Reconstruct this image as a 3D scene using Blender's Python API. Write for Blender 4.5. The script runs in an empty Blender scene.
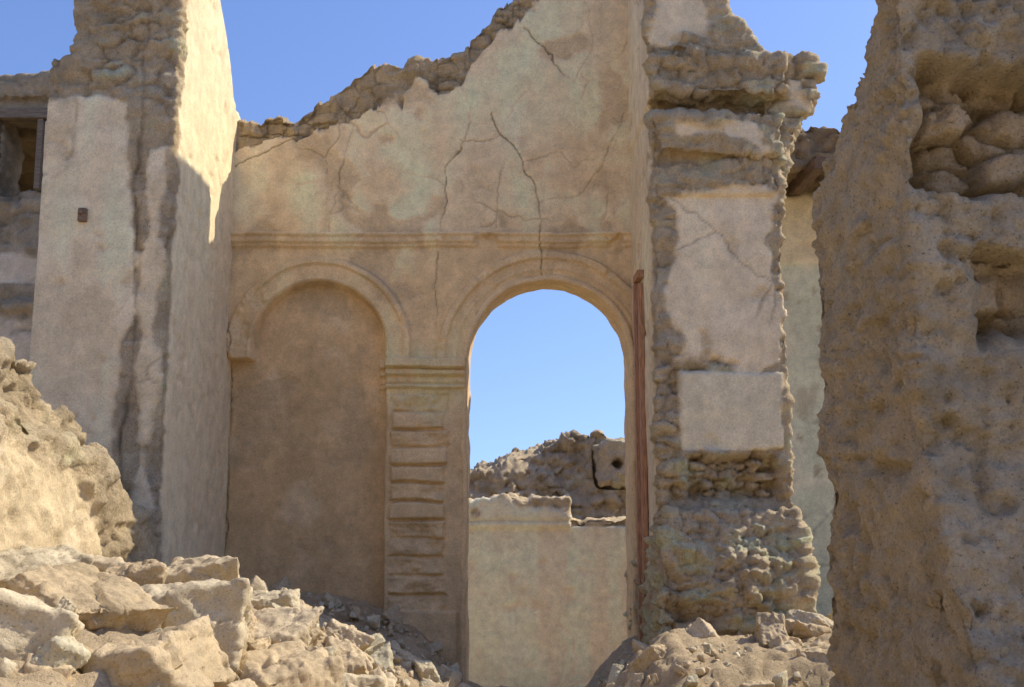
import bpy, bmesh, math, random
import numpy as np
from mathutils import Vector, Matrix, Euler
random.seed(7); np.random.seed(7)
scene=bpy.context.scene

# ------------------------------------------------------------ noise
def hsh(ix,iy,iz,s):
    n=(ix*374761393+iy*668265263+iz*1103515245+s*1274126177)&0xffffffff
    n=((n^(n>>13))*1274126177)&0xffffffff
    n=n^(n>>16)
    return (n&0xffffff)/float(0xffffff)
def vn(P,s=0):
    F=np.floor(P); f=P-F; I=F.astype(np.int64)
    u=f*f*(3-2*f); r=0
    for a in (0,1):
        wx=u[:,0] if a else 1-u[:,0]
        for b in (0,1):
            wy=u[:,1] if b else 1-u[:,1]
            for c in (0,1):
                wz=u[:,2] if c else 1-u[:,2]
                r=r+wx*wy*wz*hsh(I[:,0]+a,I[:,1]+b,I[:,2]+c,s)
    return r*2-1
RM=np.array([[.80,.36,.48],[-.60,.48,.64],[0,-.8,.6]])
def fbm(P,scale,octv=4,s=0):
    r=0;a=1.0;t=0
    Q=P*np.asarray(scale,float)
    for i in range(octv):
        r=r+a*vn(Q+17.3*i,s+i);t+=a;a*=.5;Q=(Q@RM.T)*2.03
    return r/t*1.5
def ridge(P,scale,octv=4,s=0):
    r=0;a=1.0;t=0
    Q=P*np.asarray(scale,float)
    for i in range(octv):
        r=r+a*(1-2*np.abs(vn(Q+9.1*i,s+i)));t+=a;a*=.5;Q=(Q@RM.T)*2.1
    return r/t
def vor(P,s=0,cheb=False):
    F=np.floor(P);I=F.astype(np.int64);n=len(P)
    f1=np.full(n,9.);f2=np.full(n,9.);cid=np.zeros(n)
    for a in (-1,0,1):
        for b in (-1,0,1):
            for c in (-1,0,1):
                X=I[:,0]+a;Y=I[:,1]+b;Z=I[:,2]+c
                px=X+.15+.7*hsh(X,Y,Z,s);py=Y+.15+.7*hsh(X,Y,Z,s+11);pz=Z+.15+.7*hsh(X,Y,Z,s+23)
                if cheb:
                    ax=np.abs(px-P[:,0]);ay=np.abs(py-P[:,1]);az=np.abs(pz-P[:,2])
                    d=(ax**4+ay**4+az**4)**.25
                else: d=np.sqrt((px-P[:,0])**2+(py-P[:,1])**2+(pz-P[:,2])**2)
                m=d<f1
                f2=np.where(m,f1,np.minimum(f2,d))
                cid=np.where(m,hsh(X,Y,Z,s+37),cid)
                f1=np.where(m,d,f1)
    return f1,f2,cid
def sm(a,b,t):
    t=np.clip((t-a)/(b-a),0,1); return t*t*(3-2*t)
def mix(a,b,t):
    return a*(1-t[:,None])+b*t[:,None]
C=lambda *a: np.array(a,float)

# ------------------------------------------------------------ material
def masonry(name,fine=1.0,bump=1.0):
    m=bpy.data.materials.new(name);m.use_nodes=True
    nt=m.node_tree;N=nt.nodes;L=nt.links
    b=N['Principled BSDF'];b.inputs['Roughness'].default_value=.95
    b.inputs['Specular IOR Level'].default_value=.1
    tc=N.new('ShaderNodeTexCoord')
    at=N.new('ShaderNodeAttribute');at.attribute_name='Col'
    rb=N.new('ShaderNodeAttribute');rb.attribute_name='rub'
    def noise(sc,det=6,rough=.6):
        n=N.new('ShaderNodeTexNoise');n.inputs['Scale'].default_value=sc
        n.inputs['Detail'].default_value=det;n.inputs['Roughness'].default_value=rough
        L.new(tc.outputs['Object'],n.inputs['Vector']);return n
    def rng(src,a,b_,c,d):
        r=N.new('ShaderNodeMapRange');L.new(src,r.inputs[0])
        for i,v in zip((1,2,3,4),(a,b_,c,d)): r.inputs[i].default_value=v
        return r.outputs[0]
    def mth(op,a,b_):
        x=N.new('ShaderNodeMath');x.operation=op
        for i,v in enumerate((a,b_)):
            if isinstance(v,(int,float)): x.inputs[i].default_value=v
            else: L.new(v,x.inputs[i])
        return x.outputs[0]
    n1=noise(7,5,.75);n2=noise(80,2,.8)
    v1=rng(n1.outputs[0],.3,.7,1-.20*fine,1+.17*fine)
    v2=rng(n2.outputs[0],.3,.7,1-.15*fine,1+.13*fine)
    pit=rng(n2.outputs[0],.30,.37,.50,1.0)
    mx=N.new('ShaderNodeMix');mx.data_type='FLOAT';L.new(rb.outputs['Fac'],mx.inputs[0]);mx.inputs[2].default_value=1;L.new(pit,mx.inputs[3])
    v=mth('MULTIPLY',mth('MULTIPLY',v1,v2),mx.outputs[0])
    vm=N.new('ShaderNodeVectorMath');vm.operation='SCALE'
    L.new(at.outputs['Color'],vm.inputs[0]);L.new(v,vm.inputs['Scale'])
    L.new(vm.outputs[0],b.inputs['Base Color'])
    n4=noise(17,6,.86)
    bp=N.new('ShaderNodeBump');bp.inputs['Distance'].default_value=.12
    L.new(n4.outputs[0],bp.inputs['Height'])
    L.new(mth('ADD',mth('MULTIPLY',rb.outputs['Fac'],.72*bump),.08*bump),bp.inputs['Strength'])
    L.new(bp.outputs[0],b.inputs['Normal'])
    return m
MAT=masonry('mud_plaster_masonry')
MATR=masonry('rubble_stone',.9,.65)
TINT=C(1.39,1.315,1.13)
def set_attrs(me,col,rub):
    n=len(me.vertices)
    a=me.attributes.new('Col','FLOAT_COLOR','POINT')
    c=np.ones((n,4),np.float32);c[:,:3]=np.clip(col*TINT,0.01,.85);a.data.foreach_set('color',c.ravel())
    r=me.attributes.new('rub','FLOAT','POINT');r.data.foreach_set('value',np.asarray(rub,np.float32))
def finish(name,me,mat,smooth=True):
    me.materials.append(mat)
    if smooth: me.polygons.foreach_set('use_smooth',[True]*len(me.polygons))
    o=bpy.data.objects.new(name,me);scene.collection.objects.link(o);return o
def hull(pts):
    bm=bmesh.new()
    for p in pts: bm.verts.new(p)
    bmesh.ops.convex_hull(bm,input=bm.verts)
    bmesh.ops.delete(bm,geom=[g for g in bm.verts if not g.link_faces],context='VERTS')
    bmesh.ops.recalc_face_normals(bm,faces=bm.faces);return bm
def box(x0,x1,y0,y1,z0,z1):
    return hull([(x,y,z) for x in (x0,x1) for y in (y0,y1) for z in (z0,z1)])
def prism(axis,pts,a,b):
    bm=bmesh.new()
    f=(lambda p,t:(p[0],t,p[1])) if axis=='y' else (lambda p,t:(t,p[0],p[1]))
    A=[bm.verts.new(f(p,a)) for p in pts];B=[bm.verts.new(f(p,b)) for p in pts]
    bm.faces.new(A);bm.faces.new(B[::-1]);n=len(pts)
    for i in range(n): bm.faces.new((A[i],B[i],B[(i+1)%n],A[(i+1)%n]))
    bmesh.ops.recalc_face_normals(bm,faces=bm.faces);return bm
def voxelize(parts,voxel):
    me=bpy.data.meshes.new('tmp');big=bmesh.new()
    for p in parts:
        t=bpy.data.meshes.new('t');bmesh.ops.triangulate(p,faces=p.faces);p.to_mesh(t);big.from_mesh(t);p.free();bpy.data.meshes.remove(t)
    big.to_mesh(me);big.free()
    o=bpy.data.objects.new('tmp',me);scene.collection.objects.link(o)
    md=o.modifiers.new('r','REMESH');md.mode='VOXEL';md.voxel_size=voxel
    dg=bpy.context.evaluated_depsgraph_get();dg.update()
    m2=bpy.data.meshes.new_from_object(o.evaluated_get(dg))
    bpy.data.objects.remove(o);return m2
def getPN(me):
    n=len(me.vertices);P=np.empty(n*3,np.float32);me.vertices.foreach_get('co',P)
    N=np.empty(n*3,np.float32);me.vertex_normals.foreach_get('vector',N)
    return P.reshape(-1,3).astype(float),N.reshape(-1,3).astype(float)
def mass(name,parts,voxel,fn,mat=MAT):
    me=voxelize(parts,voxel);P,N=getPN(me)
    D,col,rub=fn(P,N)
    P2=P+(D if D.ndim==2 else N*D[:,None])
    me.vertices.foreach_set('co',P2.astype(np.float32).ravel());me.update()
    set_attrs(me,col,rub);return finish(name,me,mat)

MUD=C(.57,.465,.325);PLA=C(.52,.42,.30)
def bricks(P,s,seed,warp=.05):
    """eroded mud-brick relief: flat-faced blocks, some smeared over with mud"""
    W=P+warp*np.stack([fbm(P,2.6,4,seed+1),fbm(P,2.6,4,seed+2),fbm(P,2.6,4,seed+3)],1)
    f1,f2,cid=vor(W*np.array(s),seed,True)
    edge=np.clip((f2-f1)*5.5,0,1)
    bk=np.clip(.42+1.3*fbm(P,1.6,3,seed+9),.06,1)
    rel=((edge-1)*.8+1.3*(cid-.5))*bk
    return rel,cid,bk*(1-edge)
def surf(P,N,m,pcol,mcol,s=(4,4,9),amp=.05,seed=0,lump=1.0):
    """m: 1 = plaster skin, 0 = exposed mud brick and rubble"""
    rel,cid,crev=bricks(P,s,seed)
    rg=ridge(P,(3.2,3.2,4.5),5,seed+4)
    crumb=ridge(P,11,3,seed+6)
    k1,k2,kc=vor((P+.03*np.stack([fbm(P,6,2,seed+31),fbm(P,6,2,seed+32),fbm(P,6,2,seed+33)],1))*np.array([10,10,13]),seed+30)
    kp=np.clip(fbm(P,1.9,4,seed+34)*2.5+.1,0,1)
    small=kp*(.7*(kc-.5)+.5*np.clip((k2-k1)*3,0,1)-.25)
    dr=amp*(rel*lump+.75*fbm(P,(2,2,3.2),4,seed+5)+.6*(rg-.3)+.45*crumb+.25*fbm(P,24,2,seed+16)+.65*small)
    dp=.010*fbm(P,1.2,3,seed+7)+.005*fbm(P,7,4,seed+8)
    D=dr*(1-m)+(dp+.018)*m
    cm=mcol*((.98-.24*crev+.24*(cid-.5)+.14*fbm(P,5,4,seed+3)+.10*fbm(P,1.2,3,seed+19)+.14*kp*(kc-.5)))[:,None]
    greyer=np.clip(fbm(P,1.8,4,seed+21)*1.8,0,1)*.4
    cm=mix(cm,cm.mean(1)[:,None]*C(1.16,1.03,.85),greyer)
    lo=fbm(P,.9,4,seed+12);st=fbm(P,(5,5,.8),4,seed+13)
    pc=pcol*(1+.13*lo+.12*st)[:,None]
    pale=np.clip(fbm(P,2.3,5,seed+14)*3-.6,0,1)*.6
    pc=mix(pc,np.broadcast_to(np.array([.63,.56,.45]),pc.shape),pale*.7)
    dk=np.clip(fbm(P,(3,3,1.6),5,seed+15)*3-.8,0,1)*.5
    pc=mix(pc,np.broadcast_to(mcol*.80,pc.shape),dk)
    chip=np.clip(fbm(P,5,5,seed+17)*6-3.2,0,1)*m
    D=D-.014*chip;pc=mix(pc,np.broadcast_to(mcol*.78,pc.shape),chip*.7)
    W2=P+.25*np.stack([fbm(P,1.6,4,85),fbm(P,1.6,4,89),fbm(P,1.6,4,86)],1)
    f1,f2,_=vor(W2*1.2,seed+87)
    hair=np.clip(1-(f2-f1)/.03,0,1)*np.clip(fbm(P,1.2,3,seed+88)*3-.2,0,1)*m
    pc=pc*(1-.4*hair)[:,None];D=D-.008*hair
    return D,mix(cm,pc,m),(1-m)*.80+.20
def edgem(sd,P,seed,w=.12,k=28):
    return np.clip((sd+w*fbm(P,3.2,5,seed))*k,0,1)

# ------------------------------------------------------------ ground
def hT(x,y):
    base=-.05-.33*sm(7.5,10,y)-.85*sm(10.4,13.5,y)
    A=(1-.28*sm(6.4,8.6,y))*(1-sm(10,11,y))
    hl=1.08*(1-sm(-2.05,.45,x))*A
    hl=hl+.30*(1-sm(-2.9,-2.3,x))*sm(6.5,7.5,y)*(1-sm(8.3,9.6,y))
    hl=hl+.26*sm(8.6,9.6,y)*(1-sm(-.75,-.4,x))*(1-sm(10,11,y))
    hr=.60*sm(.35,1.15,x)*sm(5.4,6.9,y)*(1-sm(10,11,y))
    return base+hl+hr
def axis_coords(a,b,st,far):
    c=list(np.arange(a,b+1e-6,st));d=st;v=b
    while v<far: d*=1.25;v+=d;c.append(v)
    d=st;v=a;l=[]
    while v>-far: d*=1.25;v-=d;l.append(v)
    return np.array(l[::-1]+c)
xs=axis_coords(-4.6,4.2,.026,400);ys=axis_coords(2.6,11.5,.026,400)
X,Y=np.meshgrid(xs,ys);P=np.stack([X.ravel(),Y.ravel(),np.zeros(X.size)],1)
Z=hT(P[:,0],P[:,1]);P[:,2]=Z
f1,f2,cid=vor(P*np.array([7,7,7]),3);e=np.clip((f2-f1)*3,0,1)
heap=np.clip((Z+.2)*1.6,0,1)
Z=Z+.09*fbm(P,1.6,5,4)+(.03*(e-.5)+.03*(cid-.5))*heap+.022*fbm(P,10,4,8)
P[:,2]=Z
nx,ny=len(xs),len(ys)
i=np.arange(nx-1);j=np.arange(ny-1);I,J=np.meshgrid(i,j);k=(J*nx+I).ravel()
F=np.stack([k,k+1,k+nx+1,k+nx],1)
me=bpy.data.meshes.new('ground');me.from_pydata(P.tolist(),[],F.tolist());me.update()
gc=C(.48,.395,.285)*(1+.14*fbm(P,2,5,5)+.10*(cid-.5)*heap)[:,None]
set_attrs(me,gc,np.full(len(P),.9));finish('ground',me,MAT)

# ------------------------------------------------------------ arched back wall
prof=np.array([(-2.85,5.18),(-2.6,5.2),(-2.3,5.26),(-2.15,5.2),(-1.9,5.36),(-1.66,5.56),(-1.45,5.74),(-1.27,5.80),(-1.0,5.80),(-.72,5.86),(-.42,6.03),(-.22,6.22),(-.07,6.42),(.33,6.66),(.9,6.9),(1.3,7.2)])
CX,CZ,R=.35,2.84,.775
BX,BZ,BR=-1.86,2.96,.64
cracks=[[(.28,3.92),(.25,4.0),(.27,4.08),(.29,4.4),(.16,4.68),(.08,4.9),(-.12,5.1),(-.2,5.35)],
 [(.3,3.62),(.26,3.75),(.28,3.92)],
 [(.16,4.85),(.47,4.94),(.6,4.8),(.77,4.84)],[(-.7,4.1),(-.65,4.43),(-.63,4.73),(-.5,4.95)],
 [(-1.77,4.1),(-1.73,4.38),(-1.7,4.73),(-1.6,5.04),(-1.5,5.35)],[(.74,6.5),(.79,5.98),(.63,5.6),(.48,5.77),(.13,6.2)],
 [(-2.75,4.73),(-2.38,4.95),(-2.1,5.04)],[(-.73,3.9),(-.75,3.5),(-.76,3.2)],[(-2.71,3.4),(-2.73,2.6),(-2.70,1.9),(-2.73,1.2),(-2.71,.3)],
 [(-1.7,4.6),(-1.2,4.75),(-.65,4.6)],[(.1,5.55),(-.12,5.1),(-.5,5.02)],[(.3,4.4),(.7,4.5),(.95,4.9),(1.1,5.3)],[(-.5,4.95),(-.4,5.3),(-.55,5.7)]]
cwid=[.012,.015,.009,.011,.010,.010,.009,.009,.018,.006,.008,.006,.007]
st=.0105
bx=np.arange(-2.82,1.30,st);nbx=len(bx)
top=np.interp(bx,prof[:,0],prof[:,1])
Q=np.stack([bx,bx*0,bx*0],1)
top=top+.05*fbm(Q,4,5,31)+.035*np.sign(fbm(Q,6,2,33))*(np.abs(fbm(Q,6,2,33))>.25)+.02*fbm(Q,14,3,34)
rows=[];kinds=[]
zl=np.arange(-.4,4.9,st)
for z in zl: rows.append((np.full(nbx,z),np.full(nbx,10.0)));kinds.append(0)
for t in np.linspace(0,1,130)[0:]: rows.append((4.9+(top-4.9)*t,np.full(nbx,10.0)));kinds.append(0)
for t in np.linspace(0.07,1,14): rows.append((top+.06*math.sin(t*math.pi),np.full(nbx,10+.46*t)));kinds.append(1)
for t in np.linspace(0.02,1,100): rows.append((top+(-.4-top)*t,np.full(nbx,10.46)));kinds.append(2)
Zr=np.array([r[0] for r in rows]);Yr=np.array([r[1] for r in rows]);nr=len(rows)
P=np.stack([np.tile(bx,nr),Yr.ravel(),Zr.ravel()],1)
kd=np.repeat(np.array(kinds),nbx);front=kd==0
x=P[:,0]+.010*fbm(P,2.2,4,71);z=P[:,2]+.012*fbm(P,2.0,4,72)
chipn=fbm(P,4,5,73)
def band(v,a,b,w=.012): return np.clip((v-a)/w,0,1)*np.clip((b-v)/w,0,1)
rO=np.where(z>CZ,np.hypot(x-CX,z-CZ),np.abs(x-CX))
rB=np.where(z>BZ,np.hypot(x-BX,z-BZ),np.abs(x-BX))
pr=np.zeros(len(P))
wearc=np.clip(1.1-1.2*np.clip(chipn-.30,0,1)*3,.1,1)
pr+=(.035*band(z,3.945,4.10)+.03*band(z,3.985,4.10)+.025*band(z,4.05,4.10))*wearc
up=np.clip((z-2.85)/.012,0,1)
dB=rB-BR
ringB=up*(.045*band(dB,0,.25)+.03*band(dB,.17,.25)+.015*band(dB,.02,.045))
dO=rO-R
ringO=up*(.045*band(dO,-.1,.30)+.03*band(dO,.21,.30)+.014*band(dO,.10,.13))
pr+=np.maximum(ringB,ringO)*(.55+.45*wearc)
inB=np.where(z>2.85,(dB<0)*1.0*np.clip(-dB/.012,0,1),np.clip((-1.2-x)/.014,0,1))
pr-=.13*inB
low=1-up
pil=low*band(x,-1.2,-.2)
pr+=.06*pil
capx=band(x,-1.28,-.2)
capv=(.05*band(z,2.56,2.61)+.035*band(z,2.61,2.68)+.09*band(z,2.68,2.75)+.14*band(z,2.75,2.852))*capx
pr+=capv*(.65+.35*wearc)
# rusticated blocks of the pilaster
zz_=z+.010*fbm(P,(3,3,6),3,43)
ph=(zz_-.48)/.170
fl=np.floor(ph);fr=ph-fl
hrow=hsh(fl.astype(np.int64),fl.astype(np.int64)*0,fl.astype(np.int64)*0,5)
wear=np.clip(1.0+.9*fbm(P,(3.5,3.5,5),4,41)-.35*(hrow>.7),.15,1.1)
rust=np.clip(np.minimum(fr,1-fr)/.13,0,1)**.7
xe=.018*fbm(P,(3,3,8),3,44)
inner=band(x+xe,-1.15,-.62+.05*(hrow-.5),.02)
zone=inner*band(z,.5,2.52)
pr+=zone*(.085*rust*wear-.045)
pr+=low*band(x,-1.24,-.50)*(z<.50)*.06
tp=np.tile(top,nr)
sd=(tp-z)-(.08+.20*np.clip(.5+fbm(P,1.3,3,51),0,1))*(1-.8*sm(-.1,.3,P[:,0]))
m=edgem(sd,P,52,.14,25)
m=np.where(front,m,0)
rel,cid,crev=bricks(P,(4,4,9),61)
rb=-.045+.055*rel+.035*fbm(P,5,5,62)+.025*ridge(P,9,4,66)
und=.014*fbm(P,1.1,3,63)+.006*fbm(P,5,5,64)
sp=np.clip(fbm(P,2.0,5,65)*5-2.0,0,1)*m
prt=np.where(front,(pr+und-.009*sp)*m+(rb+und)*(1-m),rb)
crk=np.zeros(len(P))
cxj=P[:,0]+.05*fbm(P,5,5,81);czj=P[:,2]+.05*fbm(P,5,5,82)
for n_,(pl,w) in enumerate(zip(cracks,cwid)):
    d=np.full(len(P),9.)
    for (a0,a1),(b0,b1) in zip(pl[:-1],pl[1:]):
        ux,uz=b0-a0,b1-a1;L2=ux*ux+uz*uz
        t=np.clip(((cxj-a0)*ux+(czj-a1)*uz)/L2,0,1)
        d=np.minimum(d,np.hypot(cxj-a0-t*ux,czj-a1-t*uz))
    fade=np.clip(.75+.9*fbm(P,2.2,3,83+n_),.25,1.2)
    crk=np.maximum(crk,np.clip(1.25-d/.0075,0,1)*np.clip(fade*w/.012,0,1))
W2=P+.25*np.stack([fbm(P,1.6,4,85),P[:,0]*0,fbm(P,1.6,4,86)],1);W2[:,1]=0
f1,f2,_=vor(W2*np.array([1.6,1,1.4]),87)
hair=np.clip(1.2-(f2-f1)/.022,0,1)*np.clip(fbm(P,1.2,3,88)*3+.5,0,1)*(z>4.15)
crk=np.maximum(crk,hair*.5)
crk=np.where(front,crk,0)
prt-=.020*crk
P2=P.copy()
P2[:,1]=np.where(front,P[:,1]-prt,np.where(kd==2,P[:,1]+rb*.6,P[:,1]))
P2[:,2]+=np.where(kd==1,rb+.05,0)
lo=fbm(P,.8,4,91);me2=fbm(P,2.4,5,92)
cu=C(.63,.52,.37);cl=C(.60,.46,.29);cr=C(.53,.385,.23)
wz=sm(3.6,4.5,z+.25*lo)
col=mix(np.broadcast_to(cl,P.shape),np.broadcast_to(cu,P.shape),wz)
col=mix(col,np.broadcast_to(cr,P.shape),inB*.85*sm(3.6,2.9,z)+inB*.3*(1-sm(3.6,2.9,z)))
col=mix(col,np.broadcast_to(C(.57,.45,.30),P.shape),pil*.7)
col=col*(1+.10*lo+.12*me2+.11*fbm(P,(6,6,.9),4,93))[:,None]
col=mix(col,np.broadcast_to(C(.68,.595,.46),P.shape),np.clip(fbm(P,1.9,5,94)*3-.8,0,1)*.55*wz)
col=mix(col,np.broadcast_to(C(.45,.33,.20),P.shape),np.clip(fbm(P,1.5,5,95)*2.4-.6,0,1)*.4)
col=mix(col,np.broadcast_to(C(.62,.52,.38),P.shape),np.clip(fbm(P,(3,3,2),5,99)*2.8-1.1,0,1)*.5*inB)
col=mix(col,np.broadcast_to(C(.48,.375,.25),P.shape),sp*.6)
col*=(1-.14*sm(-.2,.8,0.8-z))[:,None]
mc=MUD*.97*(.97-.2*crev+.2*(cid-.5)+.12*fbm(P,5,4,97))[:,None]
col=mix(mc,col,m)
col=col*(1-.58*crk)[:,None]
ii=np.arange(nbx-1);jj=np.arange(nr-1);I,J=np.meshgrid(ii,jj);k=(J*nbx+I).ravel()
F=np.stack([k,k+1,k+nbx+1,k+nbx],1)
cx_=P[F,0].mean(1);cz_=P[F,2].mean(1);kf=kd[F[:,0]]
rr=np.where(cz_>CZ,np.hypot(cx_-CX,cz_-CZ),np.abs(cx_-CX))
rm=((kf==0)&(rr<R+.02))|((kf==2)&(rr<R+.05))
F=F[~rm]
nv=len(P2)
path=[(CX-R,zz,-1,0) for zz in np.arange(-.4,CZ,.03)]
path+=[(CX-R*math.cos(a),CZ+R*math.sin(a),-math.cos(a),math.sin(a)) for a in np.linspace(0,math.pi,90)]
path+=[(CX+R,zz,1,0) for zz in np.arange(CZ-.03,-.41,-.03)]
sec=[(.055,9.99),(.05,9.945),(.035,9.935),(.01,9.935),(0,9.945)]+[(0,yy) for yy in np.linspace(9.97,10.47,14)]+[(.1,10.485)]
S=[]
for (a,b,u,v) in path:
    for (o,yy) in sec: S.append((a+u*o,yy,b+v*o))
S=np.array(S);nn=fbm(S,4,4,101);S2=S.copy()
dirs=np.repeat(np.array([(p[2],p[3]) for p in path]),len(sec),0)
S2[:,0]+=dirs[:,0]*nn*.018;S2[:,2]+=dirs[:,1]*nn*.018
sc=C(.60,.47,.31)*(1+.12*fbm(S,3,4,102))[:,None]
ns=len(sec);I,J=np.meshgrid(np.arange(ns-1),np.arange(len(path)-1));k=(J*ns+I).ravel()+nv
FS=np.stack([k,k+ns,k+ns+1,k+1],1)
AP=np.vstack([P2,S2])
me=bpy.data.meshes.new('ruined_arched_wall')
me.from_pydata(AP.tolist(),[],F.tolist()+FS.tolist())
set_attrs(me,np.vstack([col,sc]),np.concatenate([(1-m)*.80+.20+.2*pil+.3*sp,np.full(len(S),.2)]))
bm=bmesh.new();bm.from_mesh(me);bmesh.ops.delete(bm,geom=[v for v in bm.verts if not v.link_faces],context='VERTS');bm.to_mesh(me);bm.free()
me.update();finish('ruined_arched_wall',me,MAT)

# ------------------------------------------------------------ left side wall with its broken end
parts=[prism('x',[(8.22,-.4),(10.5,-.4),(10.5,5.2),(9.88,5.4),(9.6,5.85),(9.28,6.2),(9.05,7.0),(8.22,7.3)],-3.60,-2.75),
       prism('x',[(8.20,-.4),(9.2,-.4),(9.2,5.2),(8.20,5.12)],-3.78,-3.04)]
def fn(P,N):
    x,y,z=P.T
    side=N[:,0]>.55
    sdF=np.minimum(-3.03-x+.04*np.sin(z*2.3),4.80-z)
    sdF=np.maximum(sdF,np.minimum(np.minimum(x+2.985,-2.78-x),4.4-z)-.02)
    sdS=np.minimum(y-8.31,6.9-z)
    sd=np.where(side,sdS,np.where(N[:,1]<-.4,sdF,-1))
    sd=np.where((N[:,0]<-.5),4.6-z,sd)
    m=edgem(sd,P,201,.10,30)
    D,col,rub=surf(P,N,m,C(.60,.515,.38),C(.60,.49,.345),(3.2,3.2,8),.05,202)
    lowp=sm(4.9,4.4,z)*(1-m)
    D=D*(1-.55*lowp)
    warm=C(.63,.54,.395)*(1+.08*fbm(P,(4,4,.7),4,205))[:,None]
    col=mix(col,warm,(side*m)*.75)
    d=np.abs(x+3.01+.07*fbm(P,(1.5,1.5,2),5,209));c=np.clip(1-d/.022,0,1)*(~side)*(N[:,1]<-.3)*np.clip(.6+fbm(P,1.5,3,211),0,1)
    D=D-.025*c;col=col*(1-.45*c)[:,None]
    return D,col,rub
mass('ruined_side_wall',parts,.021,fn)

def simple_mat(name,c,rough=.8,sc=30,var=.3,stretch=(1,1,1)):
    m=bpy.data.materials.new(name);m.use_nodes=True;nt=m.node_tree;N=nt.nodes;L=nt.links
    b=N['Principled BSDF'];b.inputs['Roughness'].default_value=rough
    tc=N.new('ShaderNodeTexCoord');mp=N.new('ShaderNodeMapping');mp.inputs['Scale'].default_value=stretch
    n=N.new('ShaderNodeTexNoise');n.inputs['Scale'].default_value=sc;n.inputs['Detail'].default_value=5
    L.new(tc.outputs['Object'],mp.inputs[0]);L.new(mp.outputs[0],n.inputs['Vector'])
    r=N.new('ShaderNodeValToRGB');r.color_ramp.elements[0].position=.3;r.color_ramp.elements[1].position=.7
    r.color_ramp.elements[0].color=(*[v*(1-var) for v in c],1);r.color_ramp.elements[1].color=(*[min(1,v*(1+var)) for v in c],1)
    L.new(n.outputs[0],r.inputs[0]);L.new(r.outputs[0],b.inputs['Base Color'])
    bp=N.new('ShaderNodeBump');bp.inputs['Strength'].default_value=.4;bp.inputs['Distance'].default_value=.005
    L.new(n.outputs[0],bp.inputs['Height']);L.new(bp.outputs[0],b.inputs['Normal']);return m
def joined(name,bms,mat,bev=.004):
    big=bmesh.new()
    for b in bms:
        t=bpy.data.meshes.new('t');b.to_mesh(t);big.from_mesh(t);b.free();bpy.data.meshes.remove(t)
    bmesh.ops.bevel(big,geom=list(big.edges),offset=bev,segments=2,affect='EDGES')
    me=bpy.data.meshes.new(name);big.to_mesh(me);big.free()
    me.materials.append(mat);o=bpy.data.objects.new(name,me);scene.collection.objects.link(o);return o
rust=simple_mat('rusted_iron',(.22,.145,.085),.8,60)
joined('iron_wall_bracket',[box(-3.465,-3.40,8.145,8.215,3.73,3.84),box(-3.455,-3.41,8.125,8.15,3.79,3.825)],rust)

# ------------------------------------------------------------ right pier
parts=[box(1.18,2.24,8.5,10.5,-.4,4.74),
 box(1.2,2.2,8.74,10.5,4.6,5.0),
 box(1.18,2.30,8.44,10.4,4.92,5.26),
 prism('y',[(1.18,5.2),(2.16,5.2),(2.02,5.5),(1.84,5.62),(1.76,6.1),(1.18,6.3)],8.5,10.5),
 box(1.18,1.8,9.25,10.5,6,8.3),
 hull([(1.24,8.38,4.40),(2.22,8.40,4.38),(1.22,8.38,4.68),(2.26,8.40,4.72),(1.24,8.9,4.40),(2.2,8.9,4.4),(1.24,8.9,4.7),(2.2,8.9,4.7)]),
 hull([(xx,yy,zz) for xx in (1.22,2.16) for yy in (8.46,8.9) for zz in (4.05,4.32)]),
 prism('y',[(2.2,3.95),(2.34,4.40),(2.46,4.72),(2.60,4.95),(2.66,5.20),(2.60,5.30),(2.2,5.30)],8.60,9.7),
 hull([(1.13,8.2,-.4),(2.38,8.2,-.4),(1.13,8.2,.6),(2.34,8.22,.6),(1.20,8.40,1.45),(2.26,8.42,1.45),(1.13,9.2,-.4),(2.38,9.2,-.4),(1.2,9.2,1.5),(2.26,9.2,1.5)])]
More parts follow.
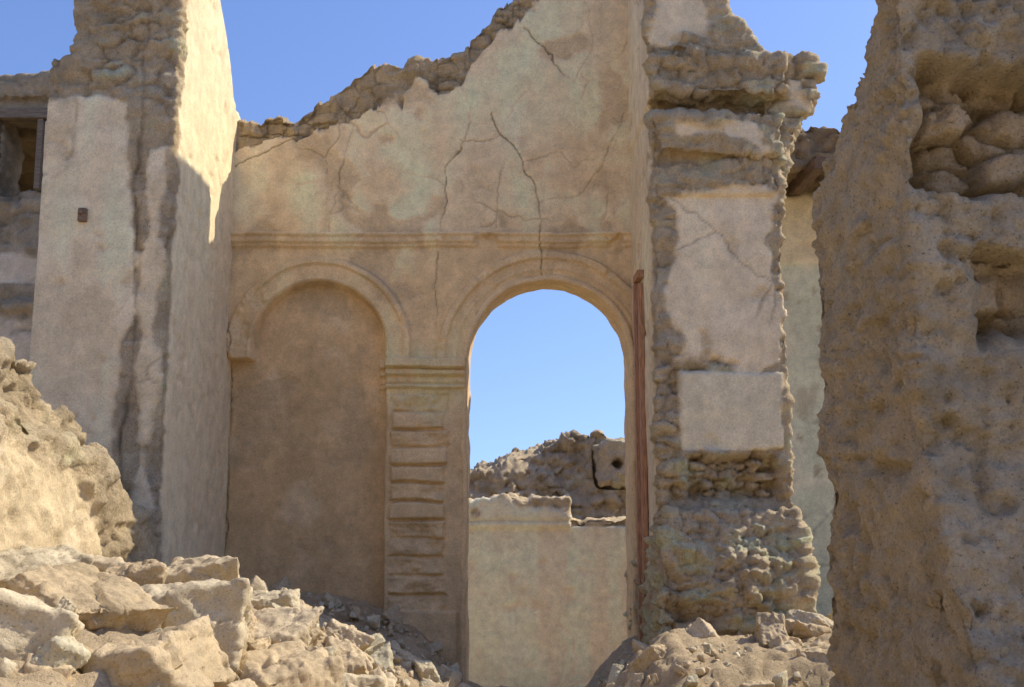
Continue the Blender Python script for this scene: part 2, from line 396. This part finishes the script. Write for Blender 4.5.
def fn(P,N):
    x,y,z=P.T
    fr=N[:,1]<-.5
    a=np.minimum(np.minimum(x-1.27,2.20-x),np.minimum(z-2.6,4.02-z))
    b=np.minimum(np.minimum(x-1.36,2.20-x),np.minimum(z-1.93,2.56-z))
    cc=np.minimum(np.minimum(x-1.3,2.1-x),np.minimum(z-4.42,4.68-z))
    dd=np.minimum(np.minimum(x-1.15,1.72-x),z-5.35)
    ee=np.minimum(np.minimum(x-2.2,2.6-x),np.minimum(z-4.75,5.2-z))
    mA=edgem(np.maximum(np.maximum(a,cc-.06),np.maximum(dd-.03,ee-.08)),P,301,.16,22)
    mB=np.clip((b+.03*fbm(P,4,5,305))*60,0,1)
    lf=np.where(N[:,0]<-.5,np.minimum(y-8.60,z-1.0),-1)
    mL=edgem(lf,P,303,.06,25)
    m=np.where(fr,np.maximum(mA,mB),mL)
    D,col,rub=surf(P,N,m,C(.58,.495,.37),C(.60,.49,.345),(3.2,3.2,8),.066,304)
    D=np.where((m<.5)&(z>1.95)&(z<4.0),D*.75,D)
    cav=fr*band(z,1.50,1.90,.06)*band(x+.05*fbm(P,5,3,323),1.38,2.18,.06)
    D=D+np.where(fr,mB*.02,0)-.13*cav*(1-m)
    f1,f2,c=vor(P*np.array([9,9,13]),321,True);e=np.clip((f2-f1)*5,0,1)
    D=D+cav*(.05*(e-.5)+.13*(c-.5))
    bs=sm(1.55,1.25,z)*(1-m)
    g1,g2,c3=vor((P+.04*np.stack([fbm(P,5,3,341),fbm(P,5,3,342),fbm(P,5,3,343)],1))*np.array([7,7,10]),344);e3=np.clip((g2-g1)*3,0,1)
    pk=np.clip(fbm(P,2.2,3,345)*2+.1,0,1)
    D=D+bs*(.07*fbm(P,(2.4,2.4,3.4),5,330)+.04*ridge(P,6,4,331)+pk*(.05*(c3-.5)+.03*e3))
    col=col*(1+.12*bs)[:,None]
    g=C(.54,.505,.40)*(1+.12*fbm(P,3,5,307))[:,None]
    col=mix(col,g,np.where(fr,mB*.75,0))
    return D,col,rub
mass('ruined_pier',parts,.0175,fn)

# ------------------------------------------------------------ wooden frame in the wall reveal
wood=simple_mat('weathered_orange_wood',(.42,.22,.115),.75,22,.45,(6,6,.5))
joined('wooden_door_frame',[box(1.095,1.135,9.27,9.36,-.2,3.45),box(1.115,1.16,9.08,9.16,-.2,3.42),box(1.10,1.165,9.05,9.37,3.46,3.53)],wood)

# ------------------------------------------------------------ foreground wall on the right
parts=[prism('x',[(3.6,-.2),(4.78,-.2),(4.72,2.93),(4.4,3.1),(4.12,3.24),(3.8,3.40),(3.6,3.62)],1.40,2.9),
 prism('x',[(3.6,-.2),(4.78,-.2),(4.72,2.93),(3.6,3.62)],2.8,4.2),
 hull([(1.46,3.0,-.2),(2.9,2.9,-.2),(1.43,3.14,.5),(2.9,3.0,.5),(1.40,3.6,1.75),(2.9,3.6,1.75),(1.40,4.2,-.2),(2.9,4.2,-.2),(1.42,4.2,1.7),(2.9,4.2,1.7)])]
def fn(P,N):
    x,y,z=P.T
    rel,c,crev=bricks(P,(3.0,3.0,8.5),402)
    fr=N[:,1]<-.4;lf=N[:,0]<-.4
    ed=.06*fbm(P,4,5,405);ed2=.07*fbm(P,3,5,425)
    c1=band(x+ed,1.43,2.6,.05)*band(z+ed2,2.64,3.12,.04)
    cb=band(x+ed*1.6,1.58,1.84,.06)*band(z+ed2*1.7,2.10,2.48,.06)
    cv=np.where(fr,np.maximum(c1,cb*.8),0)
    ero=np.clip(fbm(P,1.3,4,430)*1.8-.1,0,1)
    low=sm(1.5,.9,z)*fr
    pits=np.clip(fbm(P,6,5,410)*3-1.2,0,1);pit2=np.clip(fbm(P,14,4,413)*3-1.0,0,1)
    k1,k2,kc=vor((P+.02*np.stack([fbm(P,8,2,451),fbm(P,8,2,452),fbm(P,8,2,453)],1))*16,450)
    kp=np.clip(fbm(P,2.4,4,454)*3-.1,0,1)
    D=.05*fbm(P,1.6,4,406)+.034*fbm(P,5,5,407)+.022*ridge(P,10,4,408)-.05*pits-.026*pit2+.008*fbm(P,36,2,409)+kp*(.03*(kc-.5)+.014*np.clip((k2-k1)*3,0,1))
    D+=.065*rel*np.clip(.5*low+.5*ero,0,1)*(1-cv)+.045*low*fbm(P,9,4,433)
    h1,h2,hc=vor((P+.03*np.stack([fbm(P,5,3,441),fbm(P,5,3,442),fbm(P,5,3,443)],1))*np.array([5.2,5.2,10]),444,True);he=np.clip((h2-h1)*5,0,1)
    D+=cv*(.06*(he-.6)+.15*(hc-.5))
    D-=.06*np.clip(fbm(P,(1.2,1.2,7),4,440)*2.4-1.0,0,1)*lf
    col=C(.51,.46,.375)*(.99+.14*fbm(P,1.5,4,411)+.14*fbm(P,8,4,412)-.12*pits-.12*pit2+.15*kp*(kc-.5))[:,None]
    col=mix(col,C(.53,.435,.305)*(1+.12*fbm(P,3,5,415)-.12*pit2)[:,None],np.where(lf,.8,.06))
    col=mix(col,C(.50,.42,.315)*(.82+.25*he+.3*(hc-.5))[:,None],cv)
    V=N*D[:,None];V[:,1]+=.19*cv
    return V,col,np.full(len(P),1.0)
mass('mud_brick_wall',parts,.0125,fn)

# ------------------------------------------------------------ broken mud wall on the left (sunlit)
parts=[prism('x',[(2.6,-.1),(7.5,-.1),(7.5,1.50),(7.2,1.68),(6.95,1.82),(6.8,2.05),(6.3,2.14),(6.15,2.32),(5.7,2.40),(5.2,2.44),(2.6,2.6)],-4.3,-2.82),
 prism('x',[(2.6,-.1),(7.6,-.1),(7.6,1.35),(7.1,1.52),(6.6,1.75),(6.0,1.88),(5.4,2.02),(2.6,2.15)],-4.0,-2.56)]
def fn(P,N):
    x,y,z=P.T
    tz=np.interp(y,[2.6,5.4,6,6.5,6.9,7.4],[2.1,1.95,1.85,1.65,1.2,.9])
    sd=np.where(N[:,0]>.4,np.minimum(tz-.12-z,6.55-y),-1)
    m=edgem(sd,P,501,.14,18)
    D,col,rub=surf(P,N,m,C(.53,.45,.32),C(.58,.485,.345),(4,4,6.5),.080,502)
    D+=m*(.045*fbm(P,2.2,5,507)-.03*np.clip(fbm(P,5,4,509)*2.4-.9,0,1)+.016*ridge(P,9,4,511))
    return D,col,np.clip(rub+.35*m,0,1)
mass('mud_brick_wall',parts,.0175,fn)

# ------------------------------------------------------------ far left wall with window
parts=[box(-9,-6.08,12,12.6,-1,6.5),box(-5.50,-4.7,12,12.6,-1,6.5),box(-6.2,-5.3,12,12.6,-1,5.10),box(-6.2,-5.3,12,12.6,6.02,6.5),
       box(-9,-4.6,11.9,12.6,6.22,6.5),box(-9,-4.7,11.93,12.3,3.68,3.78)]
def fn(P,N):
    x,y,z=P.T
    sd=np.where(z>4.0,4.45-z,np.where(z<3.65,3.6-z,-.2))
    m=np.where(N[:,1]<-.4,edgem(sd,P,601,.15,15),0)
    return surf(P,N,m,C(.52,.46,.38),C(.48,.405,.31),(2.6,2.6,7),.05,602)
mass('distant_ruined_wall',parts,.036,fn)
joined('window_lintel',[box(-6.25,-5.35,11.88,12.04,5.96,6.08),box(-6.14,-6.07,11.9,12.05,5.1,5.955),box(-5.6,-5.53,11.9,12.05,5.1,5.955)],simple_mat('grey_wood',(.20,.15,.10),.8,20,.4,(.5,4,4)))
mass('distant_ruined_wall',[box(-9.5,-4.7,14.2,14.6,-1,6.95),box(-9.6,-9.3,12.5,14.5,-1,6.3),box(-9,-4.8,12.5,14.3,5.95,6.1)],.07,lambda P,N:surf(P,N,np.zeros(len(P)),PLA,MUD*.7,(3,3,6),.03,640))

# ------------------------------------------------------------ wall seen through the arch
parts=[box(-4,5,15,15.45,-1.6,1.2),box(-4,.82,14.95,15.45,1.10,1.50)]
def fn(P,N):
    x,y,z=P.T
    sd=np.where(z<1.12,1,np.minimum(1.44-z+.16*fbm(P,4,5,703),.8-x))
    m=np.where(N[:,1]<-.4,edgem(sd,P,701,.09,20),0)
    D,col,rub=surf(P,N,m,C(.68,.63,.535),C(.54,.46,.35),(3,3,6),.05,702)
    col=mix(col,C(.68,.635,.54)*(1+.08*fbm(P,3,5,707))[:,None],m*.6)
    s=np.clip(fbm(P,(7,7,.5),4,705)*1.5,0,1)*m
    col=mix(col,np.broadcast_to(C(.54,.48,.39),P.shape),s*.4)
    D=D-.04*band(z,1.16,1.20,.02)
    V=N*D[:,None]
    V[:,2]+=np.clip((z-1.15)*6,0,1)*(.10*fbm(np.stack([x,y*0,z*0],1),3,5,709)+.05*(hsh(np.floor(x*4+.5*fbm(P,2,2,4)).astype(np.int64),np.zeros(len(x),np.int64),np.zeros(len(x),np.int64),3)-.5))
    return V,col,rub*.7
mass('courtyard_wall',parts,.03,fn)
parts=[prism('y',[(-4,-1.5),(6,-1.5),(6,1.9),(3.2,2.0),(2.0,2.2),(1.85,2.32),(1.35,2.40),(1.25,2.30),(.95,2.50),(.75,2.36),(.4,2.2),(.1,2.1),(-.25,1.95),(-.6,1.85),(-4,1.6)],16,18),
 hull([(1.30,15.6,1.7),(1.26,15.62,2.22),(1.42,15.6,2.36),(1.9,15.55,2.30),(1.95,15.6,1.7),(1.3,16.4,1.7),(1.3,16.4,2.3),(1.9,16.4,1.7),(1.9,16.4,2.35)])]
def fn(P,N):
    x,y,z=P.T
    pl=np.clip((x-1.25)/.05,0,1)*np.clip((1.98-x)/.05,0,1)*np.clip((z-1.8+.1*fbm(P,4,3,720))/.08,0,1)*(y<15.95)
    D,col,rub=surf(P,N,np.zeros(len(P)),PLA,C(.58,.49,.375),(2.6,2.6,5),.08,712)
    f1,f2,c=vor(P*5,715);e=np.clip((f2-f1)*3,0,1);pk=np.clip(fbm(P,1.5,3,716)*2+.3,0,1)
    D=D+.12*fbm(P,2.4,4,713)*(1-pl)+pk*(.10*(c-.5)+.06*e)*(1-pl)
    slope=-np.clip(2.2-z,0,1.0)*.40*(y>15.95)
    col=mix(col,C(.62,.55,.45)*(1+.12*fbm(P,4,4,719))[:,None],pl*.9);D=D*(1-.5*pl)
    hole=np.clip((.075-np.hypot(x-1.56+.02*fbm(P,9,2,9),z-2.0))*40,0,1)*(N[:,1]<-.3)*pl
    V=N*D[:,None];V[:,1]+=slope+.3*hole
    return V,col*(1-.3*hole)[:,None],rub
mass('collapsed_wall',parts,.032,fn)

# ------------------------------------------------------------ wall behind the pier, with roof remnants
parts=[box(2.7,8,11.8,12.3,-1.4,5.1),box(2.6,8,11.0,12.3,5.12,5.55)]
def fn(P,N):
    x,y,z=P.T
    m=np.where(N[:,1]<-.4,edgem(np.minimum(5.0-z,9),P,801,.04,20),0)
    D,col,rub=surf(P,N,m,C(.53,.545,.43),C(.36,.27,.18),(3,3,7),.07,802)
    cr=m*sm(4.15,4.22,z);col=mix(col,np.broadcast_to(C(.62,.52,.35),P.shape),cr*.8)
    D=D+.03*m*sm(4.15,4.2,z)
    return D,col,rub
mass('green_plastered_wall',parts,.035,fn)
beams=[box(xx,xx+.13,10.75,12.2,4.98,5.12) for xx in (2.75,3.2,3.65,4.1,4.6,5.1)]
joined('roof_beams',beams,simple_mat('dark_beam_wood',(.14,.09,.055),.8,14,.4,(4,.5,4)),.01)

# ------------------------------------------------------------ unseen walls added behind the viewer to bounce warm sunlight into the shade
parts=[box(-9,8,-6.5,-6,-.6,5.5),box(-9.4,-8.9,-6.5,3,-.6,4.5)]
mass('bounce_wall',parts,.10,lambda P,N:surf(P,N,(N[:,1]>.4)*1.0,C(.62,.52,.375),MUD,(3,3,7),.08,850))

# ------------------------------------------------------------ rubble
def rock_proto(seed,voxel,flat=False):
    rnd=random.Random(seed)
    ax=(1,rnd.uniform(.6,.95),rnd.uniform(.35,.6) if flat else rnd.uniform(.45,.8))
    pts=[]
    for a in (-1,1):
        for b in (-1,1):
            for c in (-1,1):
                if rnd.random()<.15: continue
                pts.append((.5*ax[0]*a*rnd.uniform(.45,1),.5*ax[1]*b*rnd.uniform(.45,1),.5*ax[2]*c*rnd.uniform(.6,1)))
    for _ in range(5):
        v=Vector((rnd.uniform(-1,1),rnd.uniform(-1,1),rnd.uniform(-1,1))).normalized()
        k=rnd.uniform(.45,.56)
        pts.append((v.x*k*ax[0],v.y*k*ax[1],v.z*k*ax[2]))
    bm=hull(pts)
    if voxel:
        me=voxelize([bm],voxel);P,N=getPN(me)
        D=.035*fbm(P,2.6,5,seed)+.032*ridge(P,5,5,seed+3)+.012*fbm(P,20,2,seed+5)
        f1,f2,c=vor((P+.05*np.stack([fbm(P,4,3,1),fbm(P,4,3,2),fbm(P,4,3,3)],1))*3.4,seed,True);D=D+.06*(c-.5)
        P=P+N*D[:,None]
        F=[tuple(p.vertices) for p in me.polygons];bpy.data.meshes.remove(me)
    else:
        bmesh.ops.bevel(bm,geom=list(bm.edges),offset=.03,segments=1,affect='EDGES')
        bmesh.ops.triangulate(bm,faces=bm.faces)
        P=np.array([v.co[:] for v in bm.verts]);bm.verts.index_update()
        F=[tuple(v.index for v in f.verts) for f in bm.faces];bm.free()
    return P,F
PB=[rock_proto(900+i,.019,i%3>0) for i in range(12)]
PM=[rock_proto(940+i,.05) for i in range(10)]
PS=[rock_proto(980+i,0) for i in range(10)]
def make_rocks(name,items):
    VV=[];FF=[];CC=[];off=0
    for (pos,size,rot,sc,cl) in items:
        pr_=random.choice(PB if size>.24 else PM if size>.09 else PS)
        Mx=np.array((rot.to_matrix()))
        P=(pr_[0]*size*np.array(sc))@Mx.T+np.array(pos)
        VV.append(P);FF+= [tuple(v+off for v in f) for f in pr_[1]]
        CC.append(np.tile(cl,(len(P),1)));off+=len(P)
    V=np.vstack(VV);me=bpy.data.meshes.new(name);me.from_pydata(V.tolist(),[],FF);me.update()
    cc=np.vstack(CC)*(1+.14*fbm(V,7,4,55))[:,None]
    dust=np.clip(fbm(V,3,4,56)*2,0,1)*.5
    cc=mix(cc,np.broadcast_to(C(.46,.385,.285),cc.shape),dust)
    set_attrs(me,cc,np.full(len(V),.85))
    return finish(name,me,MATR,True)
def rc():
    b=random.choice([C(.49,.425,.325),C(.46,.385,.28),C(.51,.46,.36),C(.48,.455,.36),C(.44,.365,.26)])
    return b*random.uniform(.86,1.05)
def hTs(x,y): return float(hT(np.array([x]),np.array([y]))[0])
def rot(t=.5): return Euler((random.uniform(-t,t),random.uniform(-t,t),random.uniform(0,6.28)))
items=[]
def put(x,y,size,emb=.12,t=.5,sc=None,col=None,dz=0):
    sc=sc or (1,random.uniform(.8,1.1),random.uniform(.75,1.15))
    items.append(((x,y,hTs(x,y)+size*emb+dz),size,rot(t),sc,rc() if col is None else col))
for (x,y,s,dz) in [(-1.93,4.0,.76,-.06),(-1.42,4.25,.72,-.03),(-1.0,4.5,.58,-.02),(-1.92,4.75,.72,-.02),(-2.35,5.2,.66,.0),(-1.50,5.15,.70,-.02),(-2.15,5.75,.64,-.02),
   (-1.72,6.0,.58,-.02),(-1.30,5.75,.56,-.02),(-1.06,5.1,.54,.0),(-.86,5.65,.46,.0),(-.68,5.05,.38,.0),(-.95,6.2,.42,.0),(-.58,5.9,.32,.0),(-2.5,6.4,.50,-.02),
   (-2.3,4.4,.6,.0),(-2.6,4.9,.5,.03),(-.42,5.6,.26,0),(-2.2,6.8,.42,-.04),(-1.5,6.6,.40,-.04),(-.8,4.6,.40,0),(-.33,6.3,.28,0),(-.5,6.7,.3,0),(-1.1,7.2,.34,0),
   (-1.9,5.4,.34,.12)]:
    put(x,y,s,.08,.45,None,None,dz)
for _ in range(130):
    x=random.uniform(-2.75,-.25);y=random.uniform(3.8,7.4)
    put(x,y,random.choice([.10,.12,.15,.18,.22,.28]),.06,1.2)
for _ in range(60):
    put(random.uniform(-2.4,-.3),random.uniform(7.2,9.7),random.choice([.08,.1,.14,.2,.28]),.06,1.2)
for _ in range(1700):
    x=random.uniform(-2.8,.3);y=random.uniform(3.7,9.8)
    put(x,y,random.choice([.02,.03,.04,.05,.07]),.2,1.5)
make_rocks('rubble_heap',items)
items=[]
for (x,y,s,dz) in [(.95,7.3,.32,-.02),(1.35,7.6,.36,-.03),(1.8,7.4,.42,-.02),(2.15,7.8,.42,.0),(2.2,8.05,.34,.08),(2.0,6.8,.42,-.04),(2.65,8.3,.45,.1),(2.6,7.6,.4,.05)]:
    put(x,y,s,.08,.8,None,None,dz)
for _ in range(60):
    put(random.uniform(.4,2.7),random.uniform(6.2,8.4),random.choice([.07,.1,.13,.17,.2]),.05,1.5)
for _ in range(1200):
    put(random.uniform(.2,2.8),random.uniform(5.6,9.6),random.choice([.015,.02,.03,.045,.06]),.12,1.5)
make_rocks('rubble_heap',items)
items=[]
for (x,y,z,s) in [(1.56,2.98,.68,.30),(1.45,3.1,.45,.3),(1.72,2.88,.84,.34),(1.6,2.9,.5,.3),(1.95,2.9,1.0,.28)]:
    items.append(((x,y,z),s,rot(.5),(1,.9,1),rc()*.95))
make_rocks('fallen_stones',items)

# ------------------------------------------------------------ light, sky, camera
EL=math.radians(44);AZ=math.radians(72)   # azimuth clockwise from +Y
w=bpy.data.worlds.new('World');scene.world=w;w.use_nodes=True
nt=w.node_tree;bg=nt.nodes['Background'];sk=nt.nodes.new('ShaderNodeTexSky')
sk.sky_type='NISHITA';sk.sun_disc=False;sk.sun_elevation=EL;sk.sun_rotation=AZ;sk.air_density=1.2;sk.dust_density=.6;sk.ozone_density=2.5;sk.altitude=300
tc=nt.nodes.new('ShaderNodeTexCoord');va=nt.nodes.new('ShaderNodeVectorMath');va.operation='ADD';va.inputs[1].default_value=(0,0,.22)
vn_=nt.nodes.new('ShaderNodeVectorMath');vn_.operation='NORMALIZE'
hs=nt.nodes.new('ShaderNodeHueSaturation');hs.inputs['Hue'].default_value=.514;hs.inputs['Saturation'].default_value=1.12;hs.inputs['Value'].default_value=1.5
nt.links.new(tc.outputs['Generated'],va.inputs[0]);nt.links.new(va.outputs[0],vn_.inputs[0]);nt.links.new(vn_.outputs[0],sk.inputs[0])
nt.links.new(sk.outputs[0],hs.inputs['Color']);nt.links.new(hs.outputs[0],bg.inputs[0]);bg.inputs[1].default_value=.15
sd=bpy.data.lights.new('sun','SUN');sd.energy=5.0;sd.angle=math.radians(.5);sd.color=(1,.89,.71)
so=bpy.data.objects.new('sun',sd);scene.collection.objects.link(so)
dv=Vector((math.cos(EL)*math.sin(AZ),math.cos(EL)*math.cos(AZ),math.sin(EL)))
so.rotation_euler=dv.to_track_quat('Z','Y').to_euler();so.location=dv*50
cd=bpy.data.cameras.new('camera');cd.lens=36.9;cd.sensor_width=36;cd.clip_end=2000
co=bpy.data.objects.new('camera',cd);scene.collection.objects.link(co)
co.location=(0,0,1.6);co.rotation_euler=(math.radians(98),0,0);scene.camera=co
scene.view_settings.view_transform='Standard';scene.view_settings.look='None';scene.view_settings.exposure=0
